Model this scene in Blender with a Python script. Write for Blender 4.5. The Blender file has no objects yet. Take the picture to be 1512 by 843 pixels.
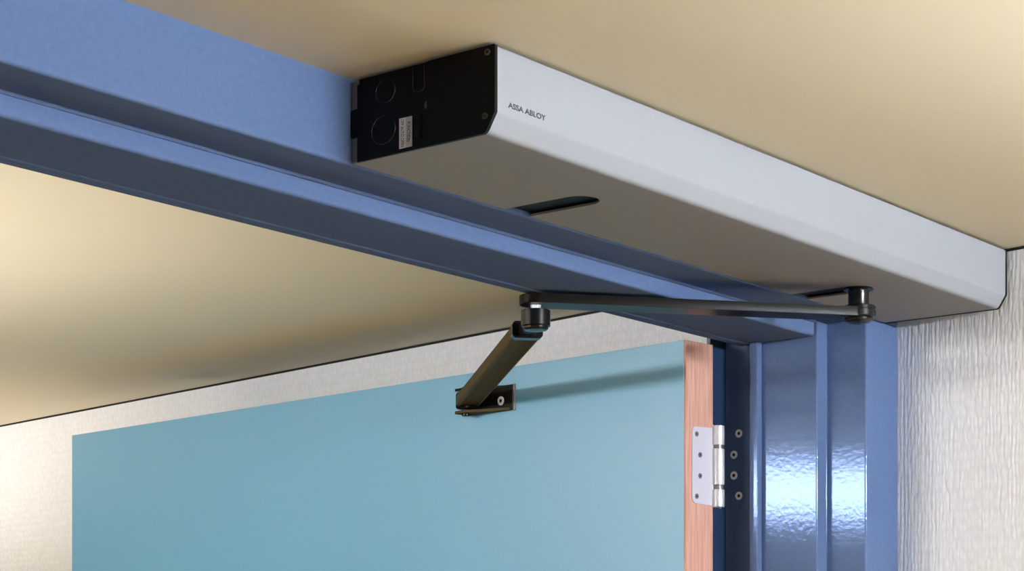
import bpy, bmesh, math, random
from mathutils import Vector, Matrix
random.seed(4)
R = math.radians
S = bpy.context.scene
COL = S.collection
H0 = 2.2                      # ceiling height above the floor; the operator's top sits just under it

# ---------------------------------------------------------------- camera
cd = bpy.data.cameras.new('camera'); cam = bpy.data.objects.new('camera', cd); COL.objects.link(cam)
YAW = 0.67421
cam.location = (-1.21557, -1.15157, H0 - 0.50964)
cam.rotation_euler = (math.pi/2, 0, YAW - math.pi/2)
cd.sensor_fit = 'HORIZONTAL'; cd.sensor_width = 36; cd.lens = 2844.0/1512*36
cd.shift_y = (990.17 - 421.5)/1512
cd.clip_start = 0.02
S.camera = cam

# ---------------------------------------------------------------- world, large lights, exposure
w = bpy.data.worlds.new('world'); S.world = w; w.use_nodes = True
w.node_tree.nodes['Background'].inputs[0].default_value = (0.80, 0.88, 1.0, 1)
w.node_tree.nodes['Background'].inputs[1].default_value = 0.3
def area(name, loc, rot, sx, sy, power, col):
    l = bpy.data.lights.new(name, 'AREA'); l.shape = 'RECTANGLE'; l.size = sx; l.size_y = sy
    l.energy = power; l.color = col
    o = bpy.data.objects.new(name, l); COL.objects.link(o); o.location = loc; o.rotation_euler = rot
    return o
# daylight entering by the window in the wall behind the photographer
area('window_daylight', (-0.75, -3.42, 1.32), (R(90), 0, 0), 2.3, 1.5, 4, (0.90, 0.96, 1.0))
LAMP_A, FILL_B, FILL_C, FILL_D, FILL_E = 50.0, 82.0, 715.0, 190.0, 95.0     # lamp radiance; all but the first are fill lamps added for light
vs = S.view_settings
vs.view_transform = 'Standard'; vs.look = 'None'; vs.gamma = 1; vs.use_curve_mapping = False
vs.exposure = 0.0

# ---------------------------------------------------------------- materials
def nt(m): return m.node_tree.nodes, m.node_tree.links
def mat(name, col, rough=0.5, metal=0.0, coat=0.0, ior=1.5, edge=None):
    m = bpy.data.materials.new(name); m.use_nodes = True
    b = m.node_tree.nodes['Principled BSDF']
    b.inputs['Base Color'].default_value = (*col, 1); b.inputs['Roughness'].default_value = rough
    b.inputs['Metallic'].default_value = metal; b.inputs['IOR'].default_value = ior
    if edge: b.inputs['Specular Tint'].default_value = (*edge, 1)
    if coat:
        b.inputs['Coat Weight'].default_value = coat; b.inputs['Coat Roughness'].default_value = 0.04
    return m
def bump_noise(m, scale, strength, dist, stretch=(1, 1, 1), colvar=None, detail=2.0):
    n, l = nt(m); b = n['Principled BSDF']
    tc = n.new('ShaderNodeTexCoord'); mp = n.new('ShaderNodeMapping'); mp.inputs['Scale'].default_value = stretch
    l.new(tc.outputs['Object'], mp.inputs[0])
    t = n.new('ShaderNodeTexNoise'); t.inputs['Scale'].default_value = scale; t.inputs['Detail'].default_value = detail
    l.new(mp.outputs[0], t.inputs['Vector'])
    if strength:
        bp = n.new('ShaderNodeBump'); bp.inputs['Strength'].default_value = strength; bp.inputs['Distance'].default_value = dist
        l.new(t.outputs['Fac'], bp.inputs['Height']); l.new(bp.outputs[0], b.inputs['Normal'])
    if colvar:
        r = n.new('ShaderNodeValToRGB')
        r.color_ramp.elements[0].position = 0.3; r.color_ramp.elements[1].position = 0.7
        r.color_ramp.elements[0].color = (*colvar[0], 1); r.color_ramp.elements[1].color = (*colvar[1], 1)
        l.new(t.outputs['Fac'], r.inputs[0]); l.new(r.outputs[0], b.inputs['Base Color'])
    return m
M = {}
M['paint'] = bump_noise(mat('blue_gloss_paint', (.105, .152, .275), .085, metal=.15, ior=1.0, edge=(.12, .16, .25)), 170, .12, .0006,
                        colvar=((.100, .146, .265), (.110, .159, .288)), detail=3)
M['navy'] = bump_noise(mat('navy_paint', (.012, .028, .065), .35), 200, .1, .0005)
M['door'] = bump_noise(mat('teal_blue_laminate', (.15, .41, .61), .42, ior=1.9), 500, .25, .0004,
                       colvar=((.135, .39, .585), (.155, .43, .64)), detail=3)
M['wood'] = bump_noise(mat('pink_wood_edge', (.7, .36, .27), .5), 60, .1, .0005, stretch=(5, 5, .25),
                       colvar=((.44, .21, .15), (.62, .35, .27)), detail=6)
M['cover'] = bump_noise(mat('satin_silver_cover', (.268, .272, .288), .5, ior=1.08), 900, .06, .0002)
M['black'] = bump_noise(mat('black_powder_coat', (.006, .0055, .004), .5, ior=1.2), 700, .12, .0003)
M['blackgloss'] = mat('black_gloss_enamel', (.004, .004, .004), .2, ior=1.4)
M['blackarm'] = bump_noise(mat('black_arm_enamel', (.006, .0045, .003), .30, ior=1.18), 900, .12, .0002)
M['warmsheen'] = bump_noise(mat('black_enamel_warm_sheen', (.078, .058, .028), .5, ior=1.05), 900, .1, .0002)  # black enamel browned: the warm beige reflection is put into the colour
M['rim'] = mat('black_glossy_rim', (.008, .008, .007), .2, ior=1.65)
M['greysteel'] = mat('grey_steel', (.22, .20, .19), .45, metal=.6)
M['steel'] = bump_noise(mat('brushed_steel', (.70, .66, .72), .40, metal=.4), 300, .08, .0003, stretch=(1, 1, 8))
M['knuckle'] = mat('polished_steel', (.78, .76, .78), .3, metal=.5)
M['chrome'] = mat('bright_steel', (.92, .93, .95), .30, metal=.1)
M['whitelabel'] = mat('white_sticker', (.72, .72, .70), .5)
M['greylabel'] = mat('grey_sticker', (.50, .50, .45), .5)
M['ink'] = mat('dark_ink', (.02, .02, .025), .5)
M['logo'] = mat('logo_ink', (.012, .012, .018), .5)
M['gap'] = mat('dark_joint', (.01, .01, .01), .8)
M['ceiling'] = bump_noise(mat('cream_ceiling_paint', (.74, .66, .495), .75), 90, .04, .0006)
M['floor'] = bump_noise(mat('honey_wood_floor', (.2, .13, .04), .45), 14, .05, .001, stretch=(1, 10, 1),
                        colvar=((.42, .265, .035), (.53, .34, .055)), detail=5)
M['greywall'] = bump_noise(mat('grey_wall_paint', (.15, .15, .15), .7), 60, .05, .001)
M['white'] = mat('white_frame_paint', (.8, .8, .78), .4)

def wallpaper():
    m = mat('woven_white_wallpaper', (.92, .92, .93), .7)
    n, l = nt(m); b = n['Principled BSDF']
    tc = n.new('ShaderNodeTexCoord'); mp = n.new('ShaderNodeMapping'); mp.inputs['Scale'].default_value = (1, 1, .42)
    l.new(tc.outputs['Object'], mp.inputs[0])
    v = n.new('ShaderNodeTexVoronoi'); v.inputs['Scale'].default_value = 190; v.feature = 'F1'; v.inputs['Randomness'].default_value = .55
    l.new(mp.outputs[0], v.inputs['Vector'])
    ns = n.new('ShaderNodeTexNoise'); ns.inputs['Scale'].default_value = 420
    l.new(mp.outputs[0], ns.inputs['Vector'])
    mx = n.new('ShaderNodeMath'); mx.operation = 'MULTIPLY_ADD'; mx.inputs[1].default_value = .5
    l.new(ns.outputs['Fac'], mx.inputs[0]); l.new(v.outputs['Distance'], mx.inputs[2])
    bp = n.new('ShaderNodeBump'); bp.invert = True; bp.inputs['Strength'].default_value = .6; bp.inputs['Distance'].default_value = .0013
    cr = n.new('ShaderNodeValToRGB'); cr.color_ramp.elements[0].position = .35; cr.color_ramp.elements[1].position = .95
    cr.color_ramp.elements[0].color = (.95, .95, .96, 1); cr.color_ramp.elements[1].color = (.855, .86, .875, 1)
    l.new(mx.outputs[0], cr.inputs[0]); l.new(cr.outputs[0], b.inputs['Base Color'])
    l.new(mx.outputs[0], bp.inputs['Height']); l.new(bp.outputs[0], b.inputs['Normal'])
    return m
M['wallpaper'] = wallpaper()

def emis(name, col, strength):
    m = bpy.data.materials.new(name); m.use_nodes = True; n, l = nt(m)
    n.remove(n['Principled BSDF']); e = n.new('ShaderNodeEmission')
    e.inputs[0].default_value = (*col, 1); e.inputs[1].default_value = strength
    l.new(e.outputs[0], n['Material Output'].inputs[0]); return m

# ---------------------------------------------------------------- helpers
def obj(name, bm, m, parent=None, smooth=35):
    me = bpy.data.meshes.new(name)
    bmesh.ops.recalc_face_normals(bm, faces=bm.faces[:])
    bm.to_mesh(me); bm.free()
    me.materials.append(M[m] if isinstance(m, str) else m)
    if smooth:
        for p in me.polygons: p.use_smooth = True
        me.set_sharp_from_angle(angle=R(smooth))
    o = bpy.data.objects.new(name, me); COL.objects.link(o)
    if parent: o.parent = parent
    return o
def empty(name, loc=(0, 0, 0)):
    o = bpy.data.objects.new(name, None); COL.objects.link(o); o.location = loc; o.empty_display_size = .05
    return o
def tag(o, label, cat=None, group=None, kind=None):
    o['label'] = label
    if cat: o['category'] = cat
    if group: o['group'] = group
    if kind: o['kind'] = kind
    return o
def box(bm, x0, x1, y0, y1, z0, z1, bevel=0, seg=2):
    r = bmesh.ops.create_cube(bm, size=1)
    vs_ = r['verts']
    for v in vs_:
        v.co = Vector(((x0+x1)/2 + v.co.x*(x1-x0), (y0+y1)/2 + v.co.y*(y1-y0), (z0+z1)/2 + v.co.z*(z1-z0)))
    if bevel:
        es = set(e for v in vs_ for e in v.link_edges)
        bmesh.ops.bevel(bm, geom=list(es), offset=bevel, segments=seg, profile=.5, affect='EDGES')
    return bm
def BM(): return bmesh.new()
def fillet(pts, seg=5):
    """pts: (a, b) or (a, b, r); returns the outline with filleted corners"""
    out = []; n = len(pts)
    for i, p in enumerate(pts):
        r = p[2] if len(p) > 2 else 0
        P = Vector(p[:2])
        if r <= 0: out.append(P); continue
        A = Vector(pts[i-1][:2]); B = Vector(pts[(i+1) % n][:2])
        u = (A-P).normalized(); v = (B-P).normalized()
        ang = u.angle(v); d = r/math.tan(ang/2)
        d = min(d, (A-P).length*.49, (B-P).length*.49); rr = d*math.tan(ang/2)
        c = P + (u+v).normalized()*(rr/math.sin(ang/2))
        s = P+u*d-c; e = P+v*d-c
        a0 = math.atan2(s.y, s.x); a1 = math.atan2(e.y, e.x); da = a1-a0
        while da > math.pi: da -= 2*math.pi
        while da < -math.pi: da += 2*math.pi
        for k in range(seg+1):
            a = a0+da*k/seg; out.append(c+Vector((math.cos(a), math.sin(a)))*rr)
    return out
def prism(bm, pts, lo, hi, axis, seg=5, mtx=None):
    """extrude an outline between lo and hi; axis 'x': (y,z), 'y': (x,z), 'z': (x,y)"""
    P = fillet(pts, seg)
    def mk(a, b, t):
        c = {'x': (t, a, b), 'y': (a, t, b), 'z': (a, b, t)}[axis]
        return bm.verts.new((mtx @ Vector(c)) if mtx else c)
    v0 = [mk(p.x, p.y, lo) for p in P]; v1 = [mk(p.x, p.y, hi) for p in P]; n = len(P)
    for i in range(n): bm.faces.new((v0[i], v0[(i+1) % n], v1[(i+1) % n], v1[i]))
    f0 = bm.faces.new(v0[::-1]); f1 = bm.faces.new(v1)
    return f0, f1
def lathe(bm, prof, mtx=None, n=32):
    """prof: (radius, z) from one end to the other, capped"""
    rings = []
    for r, z in prof:
        rings.append([bm.verts.new((mtx or Matrix()) @ Vector((r*math.cos(2*math.pi*k/n), r*math.sin(2*math.pi*k/n), z))) for k in range(n)])
    for a, b in zip(rings, rings[1:]):
        for k in range(n): bm.faces.new((a[k], a[(k+1) % n], b[(k+1) % n], b[k]))
    bm.faces.new(rings[0][::-1]); bm.faces.new(rings[-1])
    return bm
def ring(bm, c, ru, rv, w, t, U, V, N, n=40, a0=0, a1=2*math.pi):
    """a thin raised rim: ellipse ru x rv in the plane U,V, width w, height t along N"""
    full = abs(a1-a0-2*math.pi) < 1e-6; cnt = n if full else n+1
    rows = []
    for k in range(cnt):
        a = a0+(a1-a0)*k/n; d = U*math.cos(a)*ru + V*math.sin(a)*rv; s = d.normalized()*w/2
        rows.append([bm.verts.new(c+d-s), bm.verts.new(c+d-s*.4+N*t), bm.verts.new(c+d+s*.4+N*t), bm.verts.new(c+d+s)])
    for k in range(cnt if full else cnt-1):
        A = rows[k]; B = rows[(k+1) % cnt]
        for j in range(3): bm.faces.new((A[j], A[j+1], B[j+1], B[j]))
    return bm
def frame_mtx(o, X, Y, Z):
    m = Matrix.Identity(4)
    for i, v in enumerate((X, Y, Z)):
        for k in range(3): m[k][i] = v[k]
    for k in range(3): m[k][3] = o[k]
    return m
def text(name, s, m, mtx, width=None, height=None, parent=None, bold=0.0, extrude=.00008):
    c = bpy.data.curves.new(name, 'FONT'); c.body = s; c.size = 1; c.offset = bold
    t = bpy.data.objects.new(name, c); COL.objects.link(t)
    bpy.context.view_layer.update()
    me = bpy.data.meshes.new_from_object(t.evaluated_get(bpy.context.evaluated_depsgraph_get()))
    bpy.data.objects.remove(t); bpy.data.curves.remove(c)
    bm = BM(); bm.from_mesh(me); bpy.data.meshes.remove(me)
    x0 = min(v.co.x for v in bm.verts); x1 = max(v.co.x for v in bm.verts)
    y0 = min(v.co.y for v in bm.verts); y1 = max(v.co.y for v in bm.verts)
    sx = width/(x1-x0); sy = height/(y1-y0)
    ex = bmesh.ops.extrude_face_region(bm, geom=bm.faces[:])
    for v in [g for g in ex['geom'] if isinstance(g, bmesh.types.BMVert)]: v.co.z += extrude
    for v in bm.verts: v.co = mtx @ Vector(((v.co.x-x0)*sx, (v.co.y-y0)*sy, v.co.z))
    return obj(name, bm, m, parent, smooth=0)

X, Y, Z = Vector((1, 0, 0)), Vector((0, 1, 0)), Vector((0, 0, 1))
ZC = H0 + .003                 # ceiling plane

# ---------------------------------------------------------------- the rooms
WA = R(81.47)                  # the side walls lean a little off square
wd = Vector((math.cos(WA), math.sin(WA), 0)); wn = Vector((math.sin(WA), -math.cos(WA), 0))
def slab(name, start, length, thick, label, m='wallpaper', z0=0, z1=ZC):
    """wall along wd from start, thickness going to +wn; local X runs along the wall"""
    b = box(BM(), 0, length, -thick, 0, 0, z1-z0)
    o = obj(name, b, m, smooth=0); o.location = (*start[:2], z0); o.rotation_euler = (0, 0, WA)
    return tag(o, label, 'wall', kind='structure')
fl = tag(obj('floor', box(BM(), -3.4, 2.4, -3.6, 5.0, -.06, 0), 'floor', smooth=0), 'honey brown wooden floor running through both rooms', 'floor', kind='structure')
ce = tag(obj('ceiling', box(BM(), -3.4, 2.4, -3.6, 5.0, ZC, ZC+.1), 'ceiling', smooth=0), 'plain cream painted ceiling above the door operator and the doorway', 'ceiling', kind='structure')
c0 = Vector((1.0146, .0, 0))
near_start = c0 - wd*3.75
wr = slab('wall_right', near_start, 3.75, .12, 'white woven wallpaper wall beside the blue door frame')
f0 = Vector((.983+.1503*(.2075-.453), .2075, 0))
far_start = Vector((f0.x+.018, f0.y, 0))
wf = slab('wall_beyond', far_start, 4.8, .12, 'white wallpaper wall behind the open blue door')
def plainwall(name, b, label): return tag(obj(name, b, 'greywall', smooth=0), label, 'wall', kind='structure')
plainwall('wall_left', box(BM(), -3.4, -3.28, -3.6, 5.0, 0, ZC), 'grey painted wall on the far side of both rooms')
plainwall('wall_doorway', box(BM(), -3.28, -.640, .001, .2, 0, ZC), 'grey painted wall that holds the blue door frame')
plainwall('wall_end', box(BM(), -3.28, 2.4, 4.9, 5.0, 0, ZC), 'grey painted end wall of the room beyond')
bw = BM()
for b_ in ((-3.28, -1.95, 0, ZC), (.45, 2.4, 0, ZC), (-1.95, .45, 0, .52), (-1.95, .45, 2.10, ZC)): box(bw, b_[0], b_[1], -3.6, -3.5, b_[2], b_[3])
plainwall('wall_back', bw, 'grey painted wall with the wide window opposite the door')
wb = BM()
for b_ in ((-1.95, .45, .52, .57), (-1.95, .45, 2.05, 2.10), (-1.95, -1.90, .57, 2.05), (.40, .45, .57, 2.05), (-.78, -.72, .57, 2.05)): box(wb, b_[0], b_[1], -3.59, -3.51, b_[2], b_[3])
win = tag(obj('window_1', wb, 'white', smooth=0), 'wide white framed window opposite the blue door', 'window', kind='structure')
gl = mat('window_glass', (1, 1, 1), .02); gl.node_tree.nodes['Principled BSDF'].inputs['Transmission Weight'].default_value = 1
for x0, x1 in ((-1.90, -.78), (-.72, .40)): obj('pane', box(BM(), x0, x1, -3.552, -3.546, .57, 2.05), gl, win, smooth=0)
# dark strips painting the shade in the joint between wallpaper and ceiling
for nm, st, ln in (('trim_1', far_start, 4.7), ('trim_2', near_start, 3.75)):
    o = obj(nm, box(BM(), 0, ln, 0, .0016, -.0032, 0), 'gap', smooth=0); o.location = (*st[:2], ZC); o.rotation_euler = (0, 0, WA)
    tag(o, 'thin dark strip for the shade in the joint where the ceiling meets the wallpaper ' + ('behind the open door' if nm == 'trim_1' else 'beside the operator'), 'joint', kind='structure')

# ---------------------------------------------------------------- blue steel door frame
HB = H0-.0715; HS = H0-.0905
fr = tag(empty('trim_3', (0, 0, 0)), 'glossy blue steel door frame with stepped stop around the doorway', 'door frame', kind='structure')
b = BM(); prism(b, [(0, ZC), (0, HB, .0035), (.075, HB), (.075, ZC)], -.640, 1.0141, 'x', seg=6); obj('header', b, 'paint', fr)
b = BM(); prism(b, [(.0588, ZC-.003), (.0588, HS, .0040), (.151, HS), (.1515, HS-.0016, .0006), (.167, HS-.0016, .0008), (.167, ZC-.003)], -.548, .9052, 'x', seg=6)
obj('header_stop', b, 'paint', fr)
b = BM(); prism(b, [(.0525, HB+.004), (.0588, HB+.004), (.0588, HB-.0022), (.0572, HB-.0022, .001), (.0545, HB+.0004)], -.548, .9052, 'x'); obj('header_bead', b, 'paint', fr)
JX = .9078
jp = [(1.0141, 0), (.9313, 0, .0025), (.9313, .056, .0015), (JX, .056, .0022), (JX, .1365), (JX-.0112, .1365, .001), (JX-.0112, .148, .001), (.912, .148), (.912, .200), (.9295, .2055), (1.0141, .2055)]
b = BM(); prism(b, jp, 0, HB-.0003, 'z', seg=5); obj('jamb', b, 'paint', fr)
lp = [(-.640, 0), (-.574, 0, .0025), (-.574, .056, .0015), (-.55, .056, .0022), (-.55, .148), (-.562, .148), (-.562, .205), (-.640, .205)]
b = BM(); prism(b, lp, 0, HB-.0003, 'z', seg=5); obj('jamb', b, 'paint', fr)
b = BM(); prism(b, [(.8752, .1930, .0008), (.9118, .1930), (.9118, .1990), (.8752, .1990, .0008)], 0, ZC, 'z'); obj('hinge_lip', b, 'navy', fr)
def csk_screw(name, parent, pos, N, r=.0052, m='chrome', hole='gap'):
    U = N.cross(Z).normalized() if abs(N.z) < .9 else X
    V = N.cross(U); mt = frame_mtx(pos, U, V, N)
    s = obj(name, lathe(BM(), [(r, -.001), (r, .0004), (r*.93, .0008), (r*.6, .0008), (r*.5, .0005)], mt, 24), m, parent, smooth=25)
    hb = BM(); vs6 = [(.42*r*math.cos(k*math.pi/3), .42*r*math.sin(k*math.pi/3)) for k in range(6)]
    prism(hb, vs6, .0003, .00062, 'z', mtx=mt)
    obj('hex_socket', hb, hole, s, smooth=0)
    return s
for y_, z_ in ((.1732, -.2031), (.1807, -.2301), (.1807, -.2569), (.1732, -.2837)):
    csk_screw('screw', fr, Vector((.912, y_, H0+z_)), -X, .0054)

# ---------------------------------------------------------------- door leaf
DA = R(83.956); dr = Vector((math.cos(DA), math.sin(DA), 0)); tn = Vector((math.sin(DA), -math.cos(DA), 0))
# local frame of the leaf: x along the leaf from the hinge edge, y through its thickness away from the face, z up
DW, DT, DH = 1.402, .0543, H0-.0934
door = tag(empty('door_1', (.8129, .19, .008)), 'pale teal blue door leaf standing open with a pink wood hinge edge', 'door', kind='structure')
door.rotation_euler = (0, 0, DA)
dh = DH-.008
# local +y (left of dr) points to the visible face's side, so thickness runs to -y
b = BM(); box(b, .003, DW, -DT, 0, 0, dh, .0006, 1); obj('panel', b, 'door', door)
b = BM(); box(b, 0, .0032, -DT, -.0004, 0, dh-.0002); tag(obj('edge_band', b, 'wood', door), 'pink bare wood edge')
hz = H0-.008
def hp(t, z): return Vector((0, -t, z+hz))
hinge = BM(); prism(hinge, [(-.0117, -.2012+hz, .007), (-.0535, -.1998+hz), (-.0535, -.2990+hz), (-.0117, -.2975+hz, .008)], -.0012, .0004, 'x', seg=6)
hg = tag(obj('hinge', hinge, 'steel', door), 'brushed steel butt hinge with four screws')
for t_, z_ in ((.0205, -.2103), (.0272, -.2362), (.0272, -.2628), (.0207, -.2889)):
    csk_screw('screw', hg, hp(t_, z_)+Vector((-.0012, 0, 0)), -X, .0034, 'greysteel')
kx, ky, kr = -.0035, -.0605, .0083
for z0, z1 in ((-.2214, -.1967), (-.2725, -.2262), (-.3008, -.2782)):
    obj('knuckle', lathe(BM(), [(kr*.9, z0+hz), (kr, z0+hz+.0008), (kr, z1+hz-.0008), (kr*.9, z1+hz)], Matrix.Translation((kx, ky, 0)), 28), 'knuckle', hg, smooth=25)
for z0, z1 in ((-.2263, -.2213), (-.2783, -.2724)):
    obj('bushing', lathe(BM(), [(kr*.82, z0+hz), (kr*.82, z1+hz)], Matrix.Translation((kx, ky, 0)), 24), 'greysteel', hg)
b = BM(); box(b, -.0015, .001, -.0545, -.0525, -.3010+hz, -.1955+hz, .0004, 1); obj('hinge_wing', b, 'chrome', hg)
b = BM(); box(b, -.0015, .001, -.0700, -.0688, -.3016+hz, -.1960+hz, .0004, 1); obj('hinge_wing', b, 'chrome', hg)

# ---------------------------------------------------------------- operator
OL, OD, OH = .9838, .1612, .070
CZ, CY = .0157, .0096
op = tag(empty('door_operator', (0, -.0006, H0)), 'long silver automatic door operator housing with black end caps under the ceiling', 'door operator')
def prof(g=0.0):
    return [(0, g), (-OD-g, g, .0015), (-OD-g, -OH+CZ, .004), (-OD+CY, -OH-g, .006), (0, -OH-g)]
b = BM(); T = .0022
outer = fillet(prof(), 5); 
shell = [(0, 0), (-OD, 0, .0015), (-OD, -OH+CZ, .006), (-OD+CY, -OH, .007), (0, -OH), (0, -OH+T), (-OD+CY+.001, -OH+T, .005), (-OD+T, -OH+CZ, .004), (-OD+T, -T), (0, -T)]
prism(b, shell, .0034, OL-.0034, 'x', seg=6)
cover = obj('cover', b, 'cover', op)
SLW = .0190
cut = BM()
for cx in (.2325, .7655):
    pts = [(cx-SLW, .02), (cx-SLW, -.0745)] + [(cx-SLW*math.cos(k*math.pi/14), -.0745-SLW*math.sin(k*math.pi/14)) for k in range(1, 14)] + [(cx+SLW, -.0745), (cx+SLW, .02)]
    prism(cut, pts, -OH-.01, -OH+.012, 'z')
cutter = obj('cutter', cut, 'black', op, smooth=0)
md = cover.modifiers.new('slots', 'BOOLEAN'); md.operation = 'DIFFERENCE'; md.object = cutter; md.solver = 'EXACT'
bpy.context.view_layer.update()
me2 = bpy.data.meshes.new_from_object(cover.evaluated_get(bpy.context.evaluated_depsgraph_get()))
cover.modifiers.clear(); old = cover.data; cover.data = me2; me2.name = 'cover'
bpy.data.objects.remove(cutter); bpy.data.meshes.remove(old)
for p in cover.data.polygons: p.use_smooth = True
cover.data.set_sharp_from_angle(angle=R(25))
b = BM(); box(b, .006, OL-.006, -OD+.012, -.0002, -OH+.004, -.0035); obj('chassis', b, 'black', op, smooth=0)
# right end cap
b = BM(); prism(b, prof(.0006), OL-.0034, OL, 'x', seg=6); obj('end_cap', b, 'black', op)
# left end: front plate (proud) and rear plate with notched edge
b = BM(); prism(b, [(-.0892, .0006), (-OD-.0006, .0006, .0012), (-OD-.0006, -OH+CZ, .005), (-OD+CY, -OH-.0006, .007), (-.0892, -OH-.0006)], -.0002, .0034, 'x', seg=6)
ec = obj('end_cap', b, 'black', op)
b = BM()
prism(b, [(-.0884, .0004), (-.0884, -OH-.0004), (-.0075, -OH-.0004), (-.0075, -.0675), (-.0065, -.0490), (0, -.0485, .001), (0, -.0250, .001), (-.0062, -.0243), (-.0062, -.0050), (-.0105, -.0035), (-.0105, .0004)], .0008, .0034, 'x', seg=3)
rear = obj('end_plate', b, 'black', op)
for z0, z1 in ((-.0243, -.0030), (-.0690, -.0492)):
    b = BM(); box(b, .0022, .0034, -.0068, -.0002, z0, z1); box(b, .0006, .0030, -.0076, -.0066, z0, z1)
    tag(obj('mounting_bracket', b, 'greysteel', op, smooth=0), 'grey steel mounting tab')
for cy, cz, ry, rz in ((-.0407, -.0152, .0110, .0100), (-.0384, -.0480, .0136, .0122)):
    obj('knockout', ring(BM(), Vector((.0008, cy, cz)), ry, rz, .0009, .0005, -Y, Z, -X), 'rim', rear)
b = BM()
ring(b, Vector((.0008, -.0789, -.0190)), .0064, .0042, .0009, .0005, -Y, -Z, -X, n=14, a0=0, a1=math.pi)
for yy in (-.0725, -.0853): box(b, .0003, .0010, yy-.0004, yy+.0004, -.0190, -.0005)
obj('knockout', b, 'rim', rear)
# notch at the seam
b = BM(); prism(b, [(-.0884, -.0320), (-.0884, -.0395), (-.0862, -.0388, .001), (-.0848, -.0362, .001), (-.0862, -.0330, .001)], .0001, .0010, 'x'); obj('seam_catch', b, 'rim', rear)
# function switch in its recess
b = BM()
for a in ((-.0823, -.0815, -.0625, -.0425), (-.0729, -.0722, -.0625, -.0425), (-.0823, -.0722, -.0430, -.0423), (-.0823, -.0722, -.0630, -.0622)): box(b, .0001, .0012, a[0], a[1], a[2], a[3])
obj('switch_bezel', b, 'black', rear, smooth=0)
b = BM(); prism(b, [(.0010, -.0440), (-.0012, -.0450, .0008), (.0002, -.0525), (-.0012, -.0600, .0008), (.0010, -.0612)], -.0805, -.0742, 'y'); obj('rocker_switch', b, 'black', rear)
# sticker
b = BM(); box(b, .00045, .0009, -.0640, -.0567, -.0674, -.0418); st = tag(obj('sticker', b, 'whitelabel', rear, smooth=0), 'white sticker with switch positions')
b = BM(); box(b, .00050, .0009, -.0712, -.0640, -.0674, -.0418); st2 = tag(obj('sticker', b, 'greylabel', rear, smooth=0), 'grey sticker naming the switch')
def tm(y, z, x): return frame_mtx(Vector((x, y, z)), -Z, -Y, -X)
text('lettering', 'OFF AUTO OPEN', 'ink', tm(-.0586, -.0428, .00045), .0236, .0036, st, .004)
text('lettering', 'FUNCTION', 'ink', tm(-.0657, -.0462, .00050), .0165, .0036, st2, .004)
# cap screws
for y_, z_, x_ in ((-.1543, -.0050, -.0002), (-.1517, -.0568, -.0002)):
    csk_screw('screw', ec, Vector((x_, y_, z_)), -X, .0031, 'rim')
# maker's lettering on the front
text('lettering', 'ASSA ABLOY', 'logo', frame_mtx(Vector((.0180, -OD, -.0473)), X, Z, -Y), .0505, .0048, cover, .03)

# ---------------------------------------------------------------- arm
SP = Vector((.7655, -.079)); EL = Vector((.4703, .162))
arm = tag(empty('operator_arm', (SP.x, SP.y, H0)), 'black jointed pushing arm between the operator and the door', 'door arm')
def L3(p, z): return Vector((p.x-SP.x, p.y-SP.y, z))
TR = Matrix.Translation
obj('spindle', lathe(BM(), [(.0165, -.0700), (.0168, -.0706), (.0168, -.0716), (.0122, -.0722), (.0118, -.0735), (.0118, -.0925)], None, 36), 'blackgloss', arm, smooth=30)
obj('spindle_hub', lathe(BM(), [(.0185, -.0905), (.0196, -.0915), (.0196, -.0948), (.0190, -.0952), (.0190, -.0958), (.0198, -.0962), (.0198, -.1028), (.0190, -.1040), (.0165, -.1046), (.0165, -.1068), (.0140, -.1088), (.0075, -.1104), (.003, -.1108)], None, 40), 'blackgloss', arm, smooth=30)
d2 = (EL-SP); AL = d2.length; d2 = d2/AL; p2 = Vector((-d2.y, d2.x))
am = frame_mtx(Vector((0, 0, 0)), Vector((d2.x, d2.y, 0)), Vector((p2.x, p2.y, 0)), Z)
def capsule(bm, r0, r1, L, z0, z1, bev, mtx):
    pts = [(-r0*math.sin(a), r0*math.cos(a)) for a in [k*math.pi/16 for k in range(17)]] + [(L+r1*math.sin(a), -r1*math.cos(a)) for a in [k*math.pi/16 for k in range(17)]]
    f0_, f1_ = prism(bm, pts, z0, z1, 'z', mtx=mtx)
    bmesh.ops.bevel(bm, geom=list(f0_.edges)+list(f1_.edges), offset=bev, segments=2, profile=.5, affect='EDGES')
b = BM(); capsule(b, .0180, .0185, AL, -.1042, -.0938, .0009, am); mainarm = obj('main_arm', b, 'blackarm', arm, smooth=14)
b = BM(); 
prism(b, [(.020, -.0176), (AL-.004, -.0181), (AL-.004, -.0190), (.020, -.0185)], -.1034, -.0950, 'z', mtx=am); obj('arm_rib', b, 'blackarm', mainarm, smooth=0)
eo = L3(EL, 0)
obj('elbow_bolt', lathe(BM(), [(.0060, -.1035), (.0060, -.1052), (.0056, -.1054), (.0056, -.1115)], TR(eo), 6), 'chrome', arm, smooth=20)
obj('elbow_hub', lathe(BM(), [(.0150, -.1098), (.0164, -.1106), (.0164, -.1272), (.0158, -.1280), (.0142, -.1284), (.0142, -.1304), (.0120, -.1322), (.0060, -.1330)], TR(eo), 40), 'blackgloss', arm, smooth=30)
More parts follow.
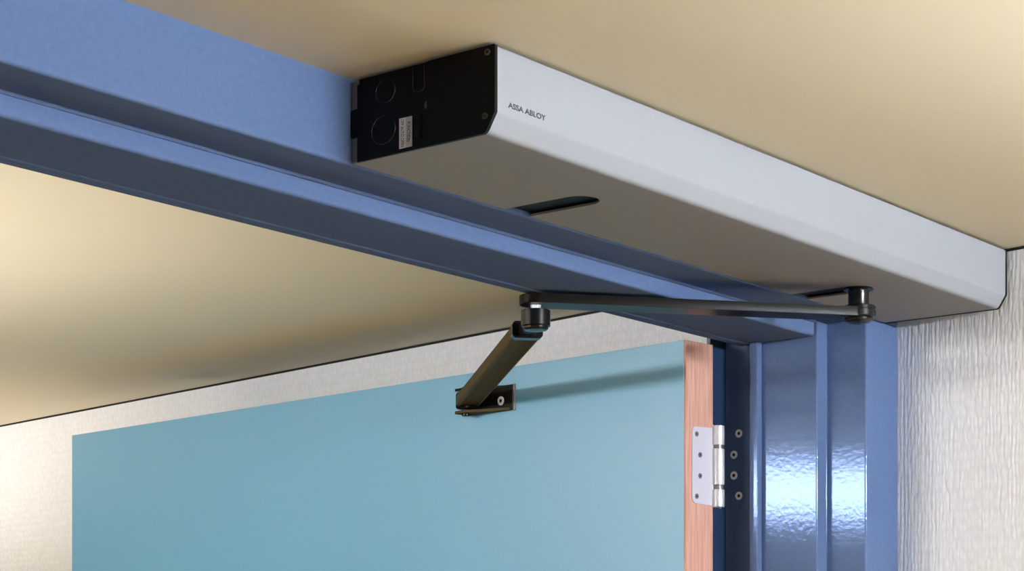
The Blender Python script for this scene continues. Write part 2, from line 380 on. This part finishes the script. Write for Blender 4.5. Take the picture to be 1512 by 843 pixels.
# forearm: inner rod and outer channel tube to the bracket on the door
def DP(al, off, z): 
    q = Vector((.8129, .19, 0)) + dr*al - tn*off; return Vector((q.x-SP.x, q.y-SP.y, z))
piv = DP(.378, .0165, -.1345)
el2 = Vector((eo.x, eo.y, -.1205))
fd = (piv-el2); FL = fd.length; fd.normalize()
fs = fd.cross(Z).normalized(); fu = fs.cross(fd).normalized()
fm = frame_mtx(el2, fd, fs, fu)
b = BM(); prism(b, [(-.0105, -.007, .004), (.0105, -.007, .004), (.0105, .007, .004), (-.0105, .007, .004)], .005, .20, 'x', mtx=fm); obj('forearm_rod', b, 'blackarm', arm)
T0 = .062
tube = [(-.0165, -.0075, .0025), (-.0125, -.0095, .001), (-.0100, -.0078), (.0100, -.0078), (.0125, -.0095, .001), (.0165, -.0075, .0025), (.0165, .0085, .005), (-.0165, .0085, .005)]
b = BM(); prism(b, tube, T0, FL-.006, 'x', mtx=fm); fore = tag(obj('forearm_tube', b, 'warmsheen', arm), 'black channel tube with a warm reflection in its colour')
b = BM(); prism(b, [(-.0176, -.0100, .005), (.0176, -.0100, .005), (.0176, .0094, .005), (-.0176, .0094, .005)], T0-.010, T0+.003, 'x', mtx=fm); obj('tube_collar', b, 'blackgloss', fore)
# bracket screwed to the leaf
bo = Vector((.8129-SP.x, .19-SP.y, 0))
bmx = frame_mtx(bo, dr, -tn, Z)     # x along the leaf, y out of its face, z up (relative to the ceiling)
def bbox(name, a, m, parent, bev=.001):
    b = box(BM(), *a, bev, 2); 
    for v in b.verts: v.co = bmx @ v.co
    return obj(name, b, m, parent, smooth=30)
br = bbox('door_bracket', (.302, .393, .0001, .0050, -.1530, -.1180), 'black', arm, .0015)
b = BM(); prism(b, [(.306, .0045), (.392, .0045), (.392, .0290, .004), (.372, .0310, .004)], -.1530, -.1495, 'z', mtx=bmx); obj('bracket_flange', b, 'warmsheen', br)
b = BM(); prism(b, [(.312, .0045), (.392, .0045), (.392, .0290, .004), (.368, .0310, .004)], -.1215, -.1185, 'z', mtx=bmx); obj('bracket_flange', b, 'blackarm', br)
bbox('bracket_knuckle', (.366, .392, .0045, .0275, -.1470, -.1225), 'blackgloss', br, .004)
bbox('bracket_edge', (.2995, .3035, .0001, .0030, -.1535, -.1175), 'greysteel', br, .0006)
pp = bmx @ Vector((.379, .0185, 0))
obj('pivot_pin', lathe(BM(), [(.0045, -.1565), (.0058, -.1555), (.0058, -.1530), (.0036, -.1525), (.0036, -.1190), (.0058, -.1185), (.0058, -.1165), (.0045, -.1160)], TR(pp), 24), 'blackgloss', br, smooth=30)
sc = bmx @ Vector((.3235, .0050, -.1390))
csk_screw('screw', br, sc, -tn, .0062)

# ---------------------------------------------------------------- box lamp reflected in the jamb, plus unseen fill lamps added
def lamp(loc, rz, sx, sy, drop, h, e, col, label, group=None):
    t = tag(empty('ceiling_lamp', (loc[0], loc[1], ZC)), label, 'ceiling lamp', group)
    t.rotation_euler = (0, 0, rz)
    if drop > .05:
        for k in (-.35, .35): obj('hanger', lathe(BM(), [(.004, -drop), (.004, 0)], TR((sx*k, 0, 0)), 12), 'white', t)
    else:
        b = BM(); box(b, -sx/2+.03, sx/2-.03, -sy/2+.03, sy/2-.03, -drop, 0); obj('base', b, 'white', t, smooth=0)
    b = BM(); box(b, -sx/2, sx/2, -sy/2, sy/2, -drop-h, -drop, .008, 2); obj('diffuser', b, emis('lamp_diffuser', col, e), t)
    b = BM(); box(b, -sx/2-.006, sx/2+.006, -sy/2-.006, sy/2+.006, -drop-h-.012, -drop-h+.001, .003, 2); obj('bottom_shield', b, 'white', t)  # opaque shield added to block downward light, keeping undersides dark
    return t
WARM = (1.0, .96, .88); COOL = (.82, .89, 1.0)
lamp((-1.35, 1.19), R(60), 1.36, .26, .012, .115, LAMP_A, (1.0, .97, .97), 'wide white box lamp on the ceiling facing the hinge side')
def uplight(loc, drop, r, e, glow, col, label, bd=.095):  # unseen pendant bowls, added to throw light on ceilings and walls
    t = tag(empty('fill_pendant', (loc[0], loc[1], ZC)), label, 'pendant lamp', None)
    obj('cord', lathe(BM(), [(.03, 0), (.03, -.02), (.003, -.025), (.003, -drop)], None, 16), 'white', t)
    outer_ = [(r*math.cos(a), -drop-(bd+.07)*math.sin(a)*r/.25) for a in [k*math.pi/20 for k in range(11)]]
    bm = BM(); rings = []
    inner_ = [((r-.006)*math.cos(a), -drop-(bd+.065)*math.sin(a)*r/.25) for a in [k*math.pi/20 for k in range(10, -1, -1)]]
    lathe(bm, [(max(q, .002), z_) for q, z_ in outer_][::-1] + [(max(q, .002), z_) for q, z_ in inner_][::-1], None, 40)
    obj('bowl', bm, emis('bowl_glow', col, glow), t)
    obj('bulb', lathe(BM(), [(r*.30, -drop-(bd+.03)*r/.25), (r*.42, -drop-(bd+.015)*r/.25), (r*.42, -drop-bd*r/.25), (r*.30, -drop-(bd-.015)*r/.25)], None, 32), emis('bulb', col, e), t)
    return t
uplight((.55, 2.5), .50, .25, FILL_B, .8, (1, .97, .92), 'unseen glowing bowl pendant added for the glow in the room beyond')  # added out of view for the glow on the far wall
uplight((-.30, 1.05), .55, .25, FILL_E, 2.5, (1, .96, .90), 'unseen deep bowl pendant added to light the ceiling between the doorway and the box lamp', .15)  # added out of view to lighten the far ceiling and the door
uplight((.20, -1.20), .42, .20, FILL_D, 1.5, (.95, .97, 1.0), 'unseen bowl pendant added to brighten the ceiling beside the operator')  # added out of view to brighten the near ceiling
lamp((.20, -2.7), R(0), .70, .30, .008, .06, FILL_C, COOL, 'unseen flat white fill lamp added on the ceiling near the window')  # key light added behind the camera to brighten the front faces
